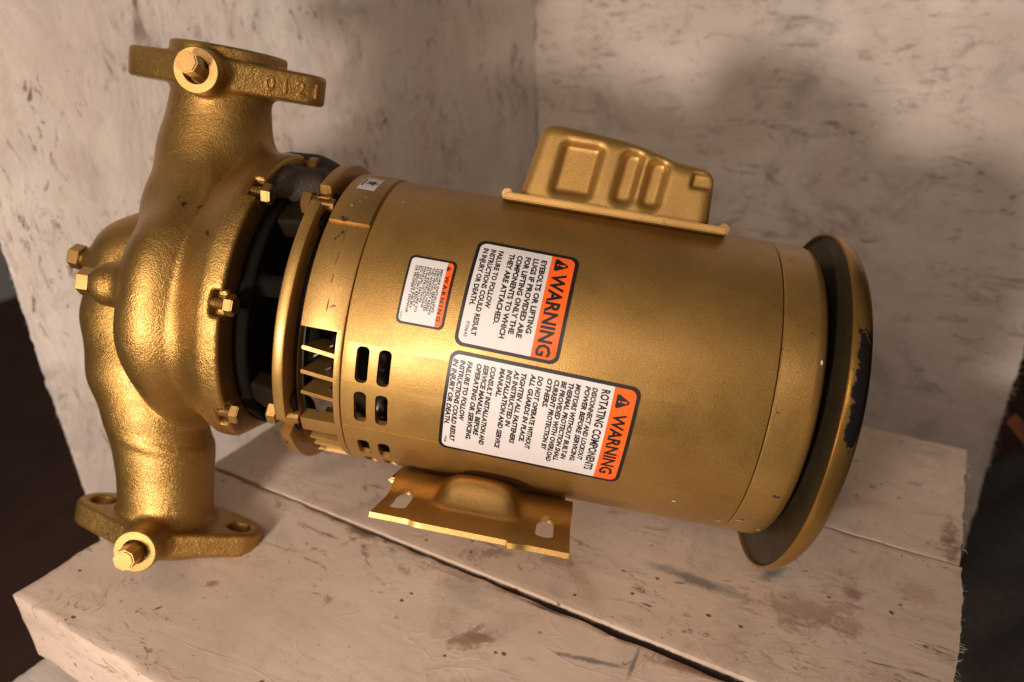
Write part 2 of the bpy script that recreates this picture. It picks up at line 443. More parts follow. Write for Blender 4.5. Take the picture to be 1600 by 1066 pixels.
# ---------------------------------------------------------------- motor
def ring_prof(x0, x1, r0, r1, b=.0008):
    return [(x0, r0), (x0, r1 - b), (x0 + b*.3, r1 - b*.3), (x0 + b, r1), (x1 - b, r1), (x1 - b*.3, r1 - b*.3), (x1, r1 - b), (x1, r0)]
def slot_cutter(boxes):
    """boxes: (s0,s1,phi0,phi1,r0,r1,round) -> radial prisms"""
    bm = bmesh.new()
    for s0, s1, p0, p1, r0, r1, rd in boxes:
        Rm = .083; y0, y1 = math.radians(p0)*Rm, math.radians(p1)*Rm
        pts_ = []
        for cx_, cy_, a_ in ((s1-rd, y1-rd, 0), (s0+rd, y1-rd, 90), (s0+rd, y0+rd, 180), (s1-rd, y0+rd, 270)):
            for q in range(5 if rd > 1e-5 else 1):
                t = math.radians(a_ + 22.5*q if rd > 1e-5 else a_); pts_.append((cx_ + rd*math.cos(t), cy_ + rd*math.sin(t)))
        lo = [bm.verts.new(pt(s, math.degrees(y/Rm), r0)) for s, y in pts_]
        hi = [bm.verts.new(pt(s, math.degrees(y/Rm), r1)) for s, y in pts_]
        n = len(pts_)
        bm.faces.new(lo[::-1]); bm.faces.new(hi)
        for i in range(n): bm.faces.new((lo[i], lo[(i+1) % n], hi[(i+1) % n], hi[i]))
    bmesh.ops.recalc_face_normals(bm, faces=bm.faces)
    me = bpy.data.meshes.new('c'); bm.to_mesh(me); bm.free(); return me
# ring next to the bracket, notched at the four through bolts
me = finish(lathe(ring_prof(-.1105, -.1045, .070, .0878, .0010), 180))
me = boolean(me, slot_cutter([(-.118, -.1, a_-4.6, a_+4.6, .0805, .095, 0) for a_ in (45, 135, 225, 315)]))
part('adapter_ring', sharpen(me), M['bell'])
mb = hexhead(.0064, .0050, .0042, .012, True)
copies('through_bolt', mb, M['bolt'], [axis_mat(pt(-.1125, a_, .0800), (-1, 0, 0)) @ Matrix.Rotation(.3, 4, 'Z') for a_ in (45, 135, 225, 315)])
# short recessed neck and the front end bell
part('bell_neck', finish(lathe(ring_prof(-.1050, -.0985, .070, .0745), 160)), M['inside'])
me = finish(lathe(ring_prof(-.0995, -.0768, .0760, .0826, .0008), 200))
cut = [(-.0992, -.0802, -42.5, -4.5, .070, .095, .0), (-.0986, -.0800, -215, -181, .070, .095, 0), (-.0992, -.0802, -76, -50, .07, .095, 0)]
me = boolean(me, slot_cutter(cut))
bell = part('end_bell', sharpen(me), M['bell'])
fin_me = None
def fin(s0, s1, ph, dph, r0, r1, th):
    bm = bmesh.new(); vs = []
    for r, ss0, ss1 in ((r0, s0 + .004, s1 + .006), (r1, s0, s1)):
        for s, dp in ((ss0, 0), (ss1, dph)):
            for sg in (-1, 1): vs.append(bm.verts.new(pt(s, ph + dp + sg*math.degrees(th/2/r1) , r)))
    a_, b_, c_, d_, e_, f_, g_, h_ = vs
    for f in ((a_, b_, d_, c_), (e_, g_, h_, f_), (a_, e_, f_, b_), (c_, d_, h_, g_), (a_, c_, g_, e_), (b_, f_, h_, d_)): bm.faces.new(f)
    bmesh.ops.recalc_face_normals(bm, faces=bm.faces)
    bmesh.ops.bevel(bm, geom=bm.edges[:], offset=.0004, segments=2, affect='EDGES')
    return finish(bm)
for ph in (-12.3, -21.6, -30.4, -58, -66): part('louvre_fin', fin(-.0980, -.0798, ph, -1.5, .062, .0815, .0022), M['bell'], bell)
# raised pad on the upper part of the bell
part('raised_pad', finish(lathe(ring_prof(-.0990, -.0774, .080, .0838, .0006), 40, 36, 112)), M['bell'], bell)
# sheet-metal tabs seen through the louvres
for ph in (-17, -26, -36):
    part('inner_baffle', fin(-.094, -.084, ph, 6, .060, .0755, .0012), M['stator'], bell)
part('stator', finish(lathe([(-.098, 0), (-.098, .050), (-.070, .062), (-.045, .0735), (.12, .0735), (.12, 0)], 96, closed_profile=False)), M['inside'])
# winding end turns behind the vents
bm = bmesh.new()
for k in range(26):
    p = pt(-.060, k*360/26, .0665); bmesh.ops.create_uvsphere(bm, u_segments=10, v_segments=6, radius=.007, matrix=Matrix.Translation(p))
part('winding', finish(bm), M['stator'])
# shell with vent slots
me = finish(lathe(ring_prof(-.0762, .1330, .0800, .0830, .0005), 220))
vents = []
for s0, s1 in ((-.0691, -.0625), (-.0578, -.0512)):
    for p0, p1 in ((-21.2, -7.8), (-38.2, -24.8), (-61.5, -49.5), (-79, -66)):
        vents.append((s0, s1, p0, p1, .070, .095, .0026))
        vents.append((s0, s1, p0 - 126, p1 - 126, .070, .095, .0026))
me = boolean(me, slot_cutter(vents))
shell = part('motor_shell', sharpen(me), M['paint'])
# lower seam strip of the shell
def patch(poly_s, R, th):  # strip (s0,s1,p0,p1)
    s0, s1, p0, p1 = poly_s
    return finish(lathe(ring_prof(s0, s1, R, R + th, th*.4), 10, p0, p1))
part('seam_strip', patch((-.0755, .1325, -42.3, -41.6), .0828, .0005), M['paint'], shell)
# rear end bell, tail guard
part('rear_end_bell', finish(lathe([(.1336, .070), (.1336, .0824), (.1342, .0830), (.1500, .0830), (.1535, .0822), (.1555, .0800), (.1570, .0760), (.1580, .06), (.158, 0)], 200, closed_profile=False)), M['bell'])
s = NT('tail guard paint')
col = s.mix(s.ramp(s.noise(22, 4), [(.3, 0.), (.7, 1.)]), GOLD, GOLD2)
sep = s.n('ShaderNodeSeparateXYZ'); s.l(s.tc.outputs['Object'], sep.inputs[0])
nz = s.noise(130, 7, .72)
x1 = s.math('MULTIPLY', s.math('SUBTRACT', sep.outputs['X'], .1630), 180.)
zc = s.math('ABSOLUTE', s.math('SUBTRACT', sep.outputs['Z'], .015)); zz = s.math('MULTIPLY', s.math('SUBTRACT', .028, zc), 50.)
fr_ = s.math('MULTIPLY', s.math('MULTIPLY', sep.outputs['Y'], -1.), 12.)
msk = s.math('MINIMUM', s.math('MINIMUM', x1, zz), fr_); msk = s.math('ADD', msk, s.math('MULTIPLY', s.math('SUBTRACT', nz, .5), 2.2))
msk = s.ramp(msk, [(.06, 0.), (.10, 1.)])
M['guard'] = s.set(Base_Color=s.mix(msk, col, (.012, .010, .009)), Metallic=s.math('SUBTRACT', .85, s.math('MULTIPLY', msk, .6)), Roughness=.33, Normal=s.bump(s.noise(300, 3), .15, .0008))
gp = [(.1607, .0960), (.1609, .0966), (.1618, .0967), (.1650, .0962), (.1690, .0942), (.1722, .0905), (.1750, .084), (.1770, .074), (.1785, .06), (.179, .03), (.1792, 0)]
gi = [(.177, 0), (.1765, .03), (.1758, .06), (.1745, .073), (.1725, .0825), (.1690, .0895), (.1650, .0938), (.1607, .0953)]
tilt = Matrix.Translation((.162, 0, -.004)) @ Matrix.Rotation(math.radians(1.5), 4, 'Y') @ Matrix.Translation((-.162, 0, 0))
guard = part('tail_guard', finish(lathe(gp + gi, 200), auto=50), M['guard'], pump, tilt)
me = finish(lathe([(.1600, .0690), (.1615, .0820), (.1625, .0944)], 200, closed_profile=False))
M['lining'] = plain('dark inner face of the guard', (.075, .055, .028), .42, .7, .3, 200)
part('guard_lining', me, M['lining'], guard)

# ---------------------------------------------------------------- terminal box
g = Grid((-.018, -.040, .076), (.108, .042, .129), .0008)
sl = (g.v - .083) / .04
left = -.0080 + .0065*sl; rgt = .0965 - .0015*sl
top = .1255 - .0035*np.clip((g.s)/.05, 0, 1) - .0085 * (1/(1+np.exp(-(g.s - .064)/.007)))
d = smax(left - g.s, g.s - rgt, .007); fwd = np.abs(g.w + .0) - (.0345 - .003*sl)
d = smax(d, fwd, .008); d = smax(d, g.v - top, .009); d = smax(d, .0795 - g.v, .001)
fw0 = .0345 - .003*sl
def pocket(s0, s1, v0, v1, dep, r=.004, slant=.10, slope=.55):
    ss = g.s - slant*(g.v - .083)
    x = np.abs(ss - (s0+s1)/2) - (s1-s0)/2 + r; y = np.abs(g.v - (v0+v1)/2) - (v1-v0)/2 + r
    pl = np.sqrt(np.maximum(x, 0)**2 + np.maximum(y, 0)**2) + np.minimum(np.maximum(x, y), 0) - r
    under = fw0 - g.w
    return smax((pl + slope*under) * .88, under*-1 * -1 - dep, .0012) if False else smax((pl + slope*under) * .88, under - dep, .0014)
for s0_, s1_, v0_, v1_, dp_, r_ in ((.0075, .0310, .0855, .1160, .0050, .004), (.0410, .0535, .0855, .1160, .0050, .005), (.0560, .0680, .0855, .1135, .0050, .005)):
    d = smax(d, -pocket(s0_, s1_, v0_, v1_, dp_, r_), .0028)
d = smax(d, -pocket(.0805, .13, .1005, .1095, .0036, .002, slope=.3), .0014)
tbox = part('terminal_box', surface_net(d, g), M['paint'])
# base plate with curled ends
def sheet_box(hs, c, bev):
    bm = bmesh.new(); bmesh.ops.create_cube(bm, size=1, matrix=Matrix.Translation(c) @ Matrix.Diagonal((*[2*h for h in hs], 1)))
    bmesh.ops.bevel(bm, geom=bm.edges[:], offset=bev, segments=3, affect='EDGES'); return bm
bm = sheet_box((.0600, .0385, .0019), Lv(.0450, 0, .0800), .0006)
for ss in (-.0145, .1045):
    bmesh.ops.create_cone(bm, cap_ends=True, segments=20, radius1=.0030, radius2=.0030, depth=.016, matrix=axis_mat(Lv(ss, .024, .0818), (0, 1, 0)))
part('box_base_plate', finish(bm), M['bell'], tbox)

# ---------------------------------------------------------------- motor foot (stamped sheet)
def foot_mesh(side):
    nu, nt = 90, 60
    V, F = [], []
    s0, s1 = -.0465, .0510
    for i in range(nu+1):
        u = i/nu; s_ = s0 + (s1-s0)*u
        um = (s_ - .0010) 
        for j in range(nt+1):
            t = j/nt; w = .030 + t*(.094-.030)
            # dome in the middle, flat wings with the slots outside
            dome = 1/(1+math.exp((abs(um) - .0185)/.0018))
            rise = 1/(1+math.exp((w - .0505)/.0028))
            riseD = 1/(1+math.exp((w - .0605)/.0016)) * (1 - .25*(max(0, (.0605-w))/.03))
            surf = -math.sqrt(max(.0835**2 - w*w, 0))
            v = -.0895
            vw = v + (max(surf, -.0895) - v) * 0 + rise * .0085
            vd = v + riseD * (.0150 + .003*math.cos(um/.0185*1.2))
            v = vw*(1-dome) + vd*dome
            v = min(v, surf - .0012) if w < .06 else v
            e = 1/(1+math.exp((abs(um)-.0265)/.001)); 
            V.append((s_, -side*(w + (.0022 * e if t > .98 else 0) + .0035*max(0, t-.5)*2*(1 if um > .02 else 0)), v))
    for i in range(nu):
        for j in range(nt):
            a_ = i*(nt+1)+j; F.append((a_, a_+1, a_+nt+2, a_+nt+1))
    me = mesh_from(V, F)
    def st(o):
        md = o.modifiers.new('s', 'SOLIDIFY'); md.thickness = .0026; md.offset = 0
    me = apply_mods(me, st)
    bm = bmesh.new()
    for cx_, sk in ((-.0375, 0), (.0380, 0)):
        lo, hi = [], []
        for q in range(24):
            t = 2*PI*q/24; x = .0046*math.cos(t); y = .0046*math.sin(t) + (.0092 if math.sin(t) > 0 else -.0092)
            lo.append(bm.verts.new((cx_+x, -side*(.0655) + y, -.10))); hi.append(bm.verts.new((cx_+x, -side*(.0655)+y, -.075)))
        bm.faces.new(lo[::-1]); bm.faces.new(hi)
        for q in range(24): bm.faces.new((lo[q], lo[(q+1) % 24], hi[(q+1) % 24], hi[q]))
    bmesh.ops.recalc_face_normals(bm, faces=bm.faces)
    c_ = bpy.data.meshes.new('c'); bm.to_mesh(c_); bm.free()
    return sharpen(boolean(me, c_), 50)
part('motor_foot', foot_mesh(1), M['paint'])
part('motor_foot', foot_mesh(-1), M['paint'])
bm = sheet_box((.050, .034, .0015), Vector((-.0025, 0, -.0865)), .001)
part('foot_cradle', finish(bm), M['paint'])

# ---------------------------------------------------------------- labels
class Frame:
    """flat label coordinates (x along the reading direction, y up the page) bent onto the shell"""
    def __init__(f, sc_, phc, rot, R=.0834): f.s, f.p, f.r, f.R = sc_, phc, math.radians(rot), R
    def __call__(f, x, y, lift=0):
        # reading direction runs down the shell (-phi), page-up runs towards the tail (+s)
        ds = y*math.cos(f.r) - x*math.sin(f.r); dp = -(x*math.cos(f.r) + y*math.sin(f.r))
        return pt(f.s + ds, f.p + math.degrees(dp / .083), f.R + lift)
def rrect(fr, x0, x1, y0, y1, r, lift, ya=None, yb=None):
    """rounded rectangle clipped to ya..yb"""
    ya = y0 if ya is None else ya; yb = y1 if yb is None else yb
    ys = sorted(set([ya, yb] + [y for k in range(9) for y in (y0 + r*(1-math.cos(k*PI/16)), y1 - r*(1-math.cos(k*PI/16))) if ya < y < yb]))
    V, F = [], []; n = 24
    for y in ys:
        q = 0
        if y < y0 + r: q = r - math.sqrt(max(r*r - (y0+r-y)**2, 0))
        elif y > y1 - r: q = r - math.sqrt(max(r*r - (y-y1+r)**2, 0))
        for i in range(n+1): V.append(fr(x0+q + (x1-x0-2*q)*i/n, y, lift))
    for j in range(len(ys)-1):
        for i in range(n): a_ = j*(n+1)+i; F.append((a_, a_+1, a_+n+2, a_+n+1))
    return mesh_from(V, F)
def print_mesh(fr, items, lift):
    bm = bmesh.new()
    for txt, x, y, size, kw in items:
        kw = dict(kw); fit = kw.pop('fit', None)
        me = text_mesh(txt, size, **kw)
        if fit:
            xs = [v.co.x for v in me.vertices]; k = fit / (max(xs) - min(xs))
            for v in me.vertices: v.co.x *= k
        for v in me.vertices: v.co = Vector((v.co.x + x, v.co.y + y, 0))
        bm.from_mesh(me); bpy.data.meshes.remove(me)
    for k in range(60):      # cut long faces so they follow the curve
        pass
    for v in bm.verts: v.co = fr(v.co.x, v.co.y, lift)
    me = bpy.data.meshes.new('print'); bm.to_mesh(me); bm.free(); return me
def tri_sign(fr, cx_, cy_, h, mat_a, mat_b, parent, lift):
    pts_ = [(-.56*h, -.5*h), (.56*h, -.5*h), (0, .5*h)]
    bm = bmesh.new(); vs = []
    for i, (x, y) in enumerate(pts_):
        c = (0, -.17*h); px, py = pts_[i-1]; nx, ny = pts_[(i+1) % 3]
        for (qx, qy) in ((px, py), (nx, ny)):
            t = .14; vs.append(bm.verts.new(fr(cx_ + x + (qx-x)*t, cy_ + y + (qy-y)*t, lift)))
    bm.faces.new(vs); part('warning_triangle', finish(bm, False), mat_a, parent)
    bm = bmesh.new()
    a_ = [bm.verts.new(fr(cx_ + x*h, cy_ + y*h, lift*1.35)) for x, y in ((-.035, -.14), (.035, -.14), (.075, .2), (-.075, .2))]; bm.faces.new(a_)
    b_ = [bm.verts.new(fr(cx_ + .065*h*math.cos(t*PI/4), cy_ - .28*h + .065*h*math.sin(t*PI/4), lift*1.35)) for t in range(8)]; bm.faces.new(b_)
    part('exclamation_mark', finish(bm, False), mat_b, parent)
def label(name, lab, sc_, phc, rot, W_, H_, head, items, bord=.0018, r=.0045, tri=None, hitems=()):
    fr = Frame(sc_, phc, rot); x0, x1, y0, y1 = -W_/2, W_/2, -H_/2, H_/2
    base_ = part(name, rrect(fr, x0, x1, y0, y1, r, 0), M['inkblack']); base_['label'] = lab
    b = bord
    part('label_panel', rrect(fr, x0+b, x1-b, y0+b, y1-b, r-b*.6, .00012, yb=y1-head), M['white'], base_)
    part('label_header', rrect(fr, x0+b, x1-b, y0+b, y1-b, r-b*.6, .00012, ya=y1-head), M['orange'], base_)
    part('label_print', print_mesh(fr, items, .00020), M['inkblack'], base_)
    part('header_print', print_mesh(fr, hitems, .00020), M['inkblack'], base_)
    tri_sign(fr, *tri, M['inkblack'], M['orange'], base_, .0002)
# eyebolt label: 59 mm along the shell's girth, 51.5 mm along its axis
B = dict(offset=.00010)
W_, H_ = .0575, .0520; yh = H_/2 - .0138
it = []
y = yh - .0046
for t, fit in (('EYEBOLTS OR LIFTING', .0395), ('LUGS IF PROVIDED ARE', .0425), ('FOR LIFTING ONLY THE', .0415), ('COMPONENTS TO WHICH', .0445), ('THEY ARE ATTACHED.', .0385)):
    it.append((t, -W_/2 + .0055, y, .0037, dict(offset=.00017, fit=fit))); y -= .0041
y -= .0017
for t, fit in (('FAILURE TO FOLLOW', .0320), ('INSTRUCTIONS COULD RESULT', .0465), ('IN INJURY OR DEATH.', .0320)):
    it.append((t, -W_/2 + .0048, y, .0035, dict(offset=.00015, fit=fit))); y -= .0038
it.append(('P70643', W_/2 - .0125, -H_/2 + .0042, .0024, dict(offset=.00003, fit=.0075)))
label('warning_label', 'square label warning about eyebolts or lifting lugs', .0047, 17.8, 1.5, W_, H_, .0138, it, tri=(-W_/2 + .0068, yh + .0060, .0078),
      hitems=[('WARNING', -W_/2 + .0122, yh + .0022, .0098, dict(offset=.00032, fit=.0428))])
# rotating components label
W_, H_ = .0582, .0945; yh = H_/2 - .0128
it = [('ROTATING COMPONENTS', -W_/2 + .0040, yh - .0058, .0057, dict(offset=.00020, fit=.0475, shear=.0))]
y = yh - .0103
K = .0475/25
for grp in (('DISCONNECT AND LOCKOUT', 'POWER BEFORE SERVICING.'), ('MOTORS WITHOUT BUILT-IN', 'THERMAL PROTECTION SHALL', 'BE PROVIDED WITH OVERLOAD', 'CURRENT PROTECTION BY', 'OTHERS.'),
            ('DO NOT OPERATE WITHOUT', 'ALL GUARDS IN PLACE.'), ('TIGHTEN ALL FASTENERS', 'AS INSTRUCTED IN', 'INSTALLATION AND SERVICE', 'MANUAL.'),
            ('CONSULT INSTALLATION AND', 'SERVICE MANUAL BEFORE', 'OPERATING OR SERVICING.'), ('FAILURE TO FOLLOW', 'INSTRUCTIONS COULD RESULT', 'IN INJURY OR DEATH.')):
    for t in grp:
        it.append((t, -W_/2 + .0042, y, .0034, dict(offset=.00016, shear=.18, fit=K*len(t)*(1.0 if len(t) > 10 else 1.12)))); y -= .00352
    y -= .00115
it.append(('P70686', W_/2 - .0095, -H_/2 + .0030, .0016, dict(offset=.00002, fit=.0045)))
label('warning_label', 'long label headed rotating components', .0239, -24.1, 1.5, W_, H_, .0128, it, tri=(-W_/2 + .0085, yh + .0056, .0076),
      hitems=[('WARNING', -W_/2 + .0150, yh + .0022, .0088, dict(offset=.00028, fit=.0375))])
# small installation label
W_, H_ = .0358, .0240; yh = H_/2 - .0052
it = []; y = yh - .00205
for t in ('BEFORE INSTALLING', 'USING OR SERVICING', 'THIS PRODUCT READ', 'THE WARNING NOTES', 'AND INSTRUCTIONS', 'IN INSTRUCTION', 'MANUAL. FAILURE TO', 'DO SO MAY RESULT', 'IN SERIOUS INJURY', 'OR PROPERTY DAMAGE.'):
    it.append((t, -.0125, y, .00165, dict(offset=.000045, fit=.00132*len(t)))); y -= .00142
it.append(('V56671', W_/2 - .0062, -H_/2 + .0018, .0012, dict(fit=.0042)))
label('warning_label', 'small label about installing and servicing', -.0401, 14.6, .3, W_, H_, .0045, it, bord=.0012, r=.0028, tri=(-W_/2 + .0045, yh + .0021, .0028),
      hitems=[('W A R N I N G', -W_/2 + .0085, yh + .0010, .0027, dict(offset=.00010, fit=.0235))])
# small star sticker on the end bell
fr = Frame(-.0885, 62, 2, .0839)
st_ = part('star_sticker', rrect(fr, -.0095, .0095, -.0050, .0050, .0004, 0.0001), M['white'], bell)
bm = bmesh.new(); vs = []
for k in range(10):
    r_ = .0040 if k % 2 == 0 else .0017; t = PI/2 + k*PI/5
    vs.append(bm.verts.new(fr(r_*math.cos(t), .0008 + r_*math.sin(t), .0003)))
cv = bm.verts.new(fr(0, .0008, .0003))
for k in range(10): bm.faces.new((vs[k], vs[(k+1) % 10], cv))
part('printed_star', finish(bm, False), M['green'], st_)
part('sticker_line', rrect(fr, -.005, .005, -.0042, -.0034, .0001, .0003), M['green'], st_)

# chips, pencil line and small dents in the paint
M['chip'] = plain('bare primer', (.55, .47, .40), .6, var=.1)
M['pencil'] = plain('red pencil', (.30, .10, .06), .7, var=.4)
def chip(s_, ph, w_, h_, rot, R_, par, mat='chip'):
    fr = Frame(s_, ph, rot, R_); bm = bmesh.new(); r = random.Random(int(ph*10) + int(s_*9999))
    vs = [bm.verts.new(fr(w_/2*math.cos(t*PI/4.5)*r.uniform(.6, 1.1), h_/2*math.sin(t*PI/4.5)*r.uniform(.6, 1.1))) for t in range(9)]
    bm.faces.new(vs); part('paint_chip' if mat == 'chip' else 'pencil_mark', finish(bm, False), M[mat], par)
for a_ in ((.101, -50, .0016, .0030, 20), (.128, -60, .0010, .0040, 0), (.060, -64, .0008, .0016, 0), (-.066, 52, .0007, .0022, 0)): chip(*a_, .0833, shell)
rb = bpy.data.objects.get('rear_end_bell')
for a_ in ((.1525, 14, .0030, .0016, 0), (.1370, -56, .0008, .0040, 0), (.1500, -62, .0016, .0026, 30)): chip(*a_, .0832, rb)
for a_ in ((-.0905, 44, .0008, .0020, 0), (-.0875, 47, .0007, .0011, 30), (-.0855, 50, .0007, .0014, 10)): chip(*a_, .0841, bell)
for ph, hh, ds in ((30, .010, 0), (21, .008, .0003), (13, .006, .0006), (4, .007, .0012)): chip(-.0885 + ds, ph, hh, .0007, 2, .0829, bell, 'pencil')
# ---------------------------------------------------------------- white-washed wood
def whitewash(name, axis, dirt=.5, seed=0, base=(.60, .53, .48), specks=True, rough=.42, blotch=.5, scale=1., smooth=1., stains=(), side=0):
    """white-washed board; axis: 0 grain along x, 1 along y, 2 along z"""
    s = NT(name)
    st = [1, 1, 1]; st[axis] = .32
    vg = s.vec(tuple(st), loc=(seed*1.7, seed*.9, seed*2.3))
    vh = s.vec(tuple(.35 if i == axis else 1 for i in range(3)), rot=(.15, .2, .25), loc=(seed*2.1, seed*1.3, seed*.7))
    vb = s.vec((1, 1, 1), loc=(seed, seed*2, seed*3))
    grain = s.noise(95*scale, 6, .65, vg, .4)
    col = s.mix(s.ramp(s.noise(6, 6, .62, vb), [(.38, 0.), (.62, 1.)]), base, tuple(b*k for b, k in zip(base, (.84, .80, .79))))
    col = s.mix(s.math('MULTIPLY', s.ramp(s.noise(24, 6, .7, vh), [(.45, 0.), (.60, 1.)]), .40*smooth), col, tuple(b*k for b, k in zip(base, (.70, .62, .58))))
    cloud = s.ramp(s.noise(3.2, 5, .6, vb, .6), [(.40, 0.), (.62, 1.)])
    col = s.mix(s.math('MULTIPLY', cloud, .75*blotch), col, tuple(b*k for b, k in zip(base, (.72, .66, .63))))
    gate = s.ramp(s.noise(9*scale, 4, .6, vb, .3), [(.46, 0.), (.60, 1.)])
    # thin paint where the dark wood shows through in dry-brush strokes
    scr = s.ramp(s.noise(52*scale, 9, .80, vg, 2.0), [(.54, 0.), (.60, 1.)])
    col = s.mix(s.math('MULTIPLY', s.math('MULTIPLY', scr, gate), dirt*.95*smooth), col, (.20, .125, .09))
    dab = s.ramp(s.noise(80*scale, 8, .78, vh, 2.0), [(.565, 0.), (.62, 1.)])
    gate2 = s.ramp(s.noise(13*scale, 3, .6, s.vec((1, 1, 1), loc=(seed+4, 6, 8))), [(.46, 0.), (.58, 1.)])
    col = s.mix(s.math('MULTIPLY', s.math('MULTIPLY', dab, gate2), dirt*.9), col, (.15, .085, .055))
    # brown and grey smears
    sm = s.ramp(s.noise(12, 7, .72, s.vec((1, 1, 1), loc=(seed*5, 3, 1)), .8), [(.54, 0.), (.68, 1.)])
    col = s.mix(s.math('MULTIPLY', sm, blotch*.7), col, (.24, .155, .12))
    sm2 = s.ramp(s.noise(9, 6, .72, s.vec((1, 1, 1), loc=(seed*3+9, 7, 2)), .5), [(.56, 0.), (.70, 1.)])
    col = s.mix(s.math('MULTIPLY', sm2, blotch*.7), col, (.20, .17, .165))
    if specks:
        for k, (sc_, lo, thr, jit) in enumerate(((75, .50, .17, .16), (150, .60, .18, .18), (30, .72, .09, .10))):
            vo = s.n('ShaderNodeTexVoronoi'); vo.inputs['Scale'].default_value = sc_
            s.l(s.vec((1, 1.35, 1), rot=(0, 0, .4+k), loc=(seed+k, k*3, 0)), vo.inputs['Vector'])
            dd = s.math('ADD', vo.outputs['Distance'], s.math('MULTIPLY', s.noise(sc_*4, 3), jit))
            g_ = s.ramp(s.noise(11, 3, .6, s.vec((1, 1, 1), loc=(seed+k*5, 2, 3))), [(.42, 0.), (.58, 1.)])
            cr = s.n('ShaderNodeSeparateColor'); s.l(vo.outputs['Color'], cr.inputs[0])
            pick = s.ramp(cr.outputs[0], [(lo, 0.), (lo+.02, 1.)])
            sp = s.math('MULTIPLY', s.math('MULTIPLY', s.ramp(dd, [(thr, 1.), (thr+.03, 0.)]), g_), pick)
            col = s.mix(s.math('MULTIPLY', sp, .9), col, ((.10, .045, .022), (.17, .085, .045), (.045, .035, .035))[k])
        # hair-thin scratches and brown drag marks
        w = s.ramp(s.noise(26, 3, .5, s.vec((1, 1, 1), rot=(0, 0, .3), loc=(4+seed, 2, 0)), 1.8), [(.494, 0.), (.5, 1.), (.506, 0.)])
        wg = s.ramp(s.noise(15, 3, .6, s.vec((1, 1, 1), loc=(7, seed, 5))), [(.54, 0.), (.60, 1.)])
        col = s.mix(s.math('MULTIPLY', s.math('MULTIPLY', w, wg), .85), col, (.19, .09, .05))
        dr = s.ramp(s.noise(40, 6, .75, s.vec((.5, 1.4, 1), rot=(0, 0, -.5), loc=(seed*2, 9, 0)), 1.2), [(.56, 0.), (.62, 1.)])
        dg = s.ramp(s.noise(7, 2, .5, s.vec((1, 1, 1), loc=(seed*2+3, 4, 5))), [(.57, 0.), (.64, 1.)])
        col = s.mix(s.math('MULTIPLY', s.math('MULTIPLY', dr, dg), .6), col, (.20, .10, .07))
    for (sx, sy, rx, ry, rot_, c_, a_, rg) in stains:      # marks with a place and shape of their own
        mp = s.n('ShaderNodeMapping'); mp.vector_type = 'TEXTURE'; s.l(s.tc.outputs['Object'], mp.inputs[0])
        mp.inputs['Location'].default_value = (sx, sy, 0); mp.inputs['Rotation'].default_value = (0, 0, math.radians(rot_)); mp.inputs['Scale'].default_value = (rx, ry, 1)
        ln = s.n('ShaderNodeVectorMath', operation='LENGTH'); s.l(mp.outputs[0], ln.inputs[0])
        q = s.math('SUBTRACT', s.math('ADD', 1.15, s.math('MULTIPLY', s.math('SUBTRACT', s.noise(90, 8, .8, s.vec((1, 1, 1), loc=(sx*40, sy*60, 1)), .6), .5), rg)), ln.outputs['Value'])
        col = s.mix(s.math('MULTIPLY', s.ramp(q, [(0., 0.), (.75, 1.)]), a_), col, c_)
    if side:       # side faces turn dark brown below the top edge, stronger to the right
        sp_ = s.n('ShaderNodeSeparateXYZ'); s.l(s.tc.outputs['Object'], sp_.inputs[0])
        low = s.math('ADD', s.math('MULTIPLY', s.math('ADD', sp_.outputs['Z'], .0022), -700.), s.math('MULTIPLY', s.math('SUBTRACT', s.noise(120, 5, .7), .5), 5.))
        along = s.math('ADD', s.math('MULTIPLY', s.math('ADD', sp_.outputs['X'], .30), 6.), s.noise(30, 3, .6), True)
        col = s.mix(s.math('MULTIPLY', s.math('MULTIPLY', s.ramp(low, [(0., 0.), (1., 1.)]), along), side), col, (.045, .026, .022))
    nor = s.bump(s.noise(12, 4, .55, vh, 1.), .5*smooth, .006)
    nor = s.bump(s.noise(60*scale, 6, .65, vh, 1.5), .35*smooth, .0014, nor)
    nor = s.bump(grain, .10*smooth, .0006, nor)
    rid = s.ramp(s.noise(16, 3, .5, s.vec((.45, 1.3, 1), rot=(0, 0, -.12), loc=(seed, 3, 2)), 1.2), [(.49, 0.), (.5, 1.), (.515, 0.)])
    nor = s.bump(rid, .10 if smooth < 1 else 0., .0010, nor)
    return s.set(Base_Color=col, Roughness=s.ramp(s.noise(40, 4), [(.3, rough-.06), (.7, rough+.14)]), Normal=nor)
def noisy(p, f, seed=0):
    from mathutils import noise as N
    return N.noise(Vector((p[0]*f + seed*13.1, p[1]*f + seed*3.7, p[2]*f)))
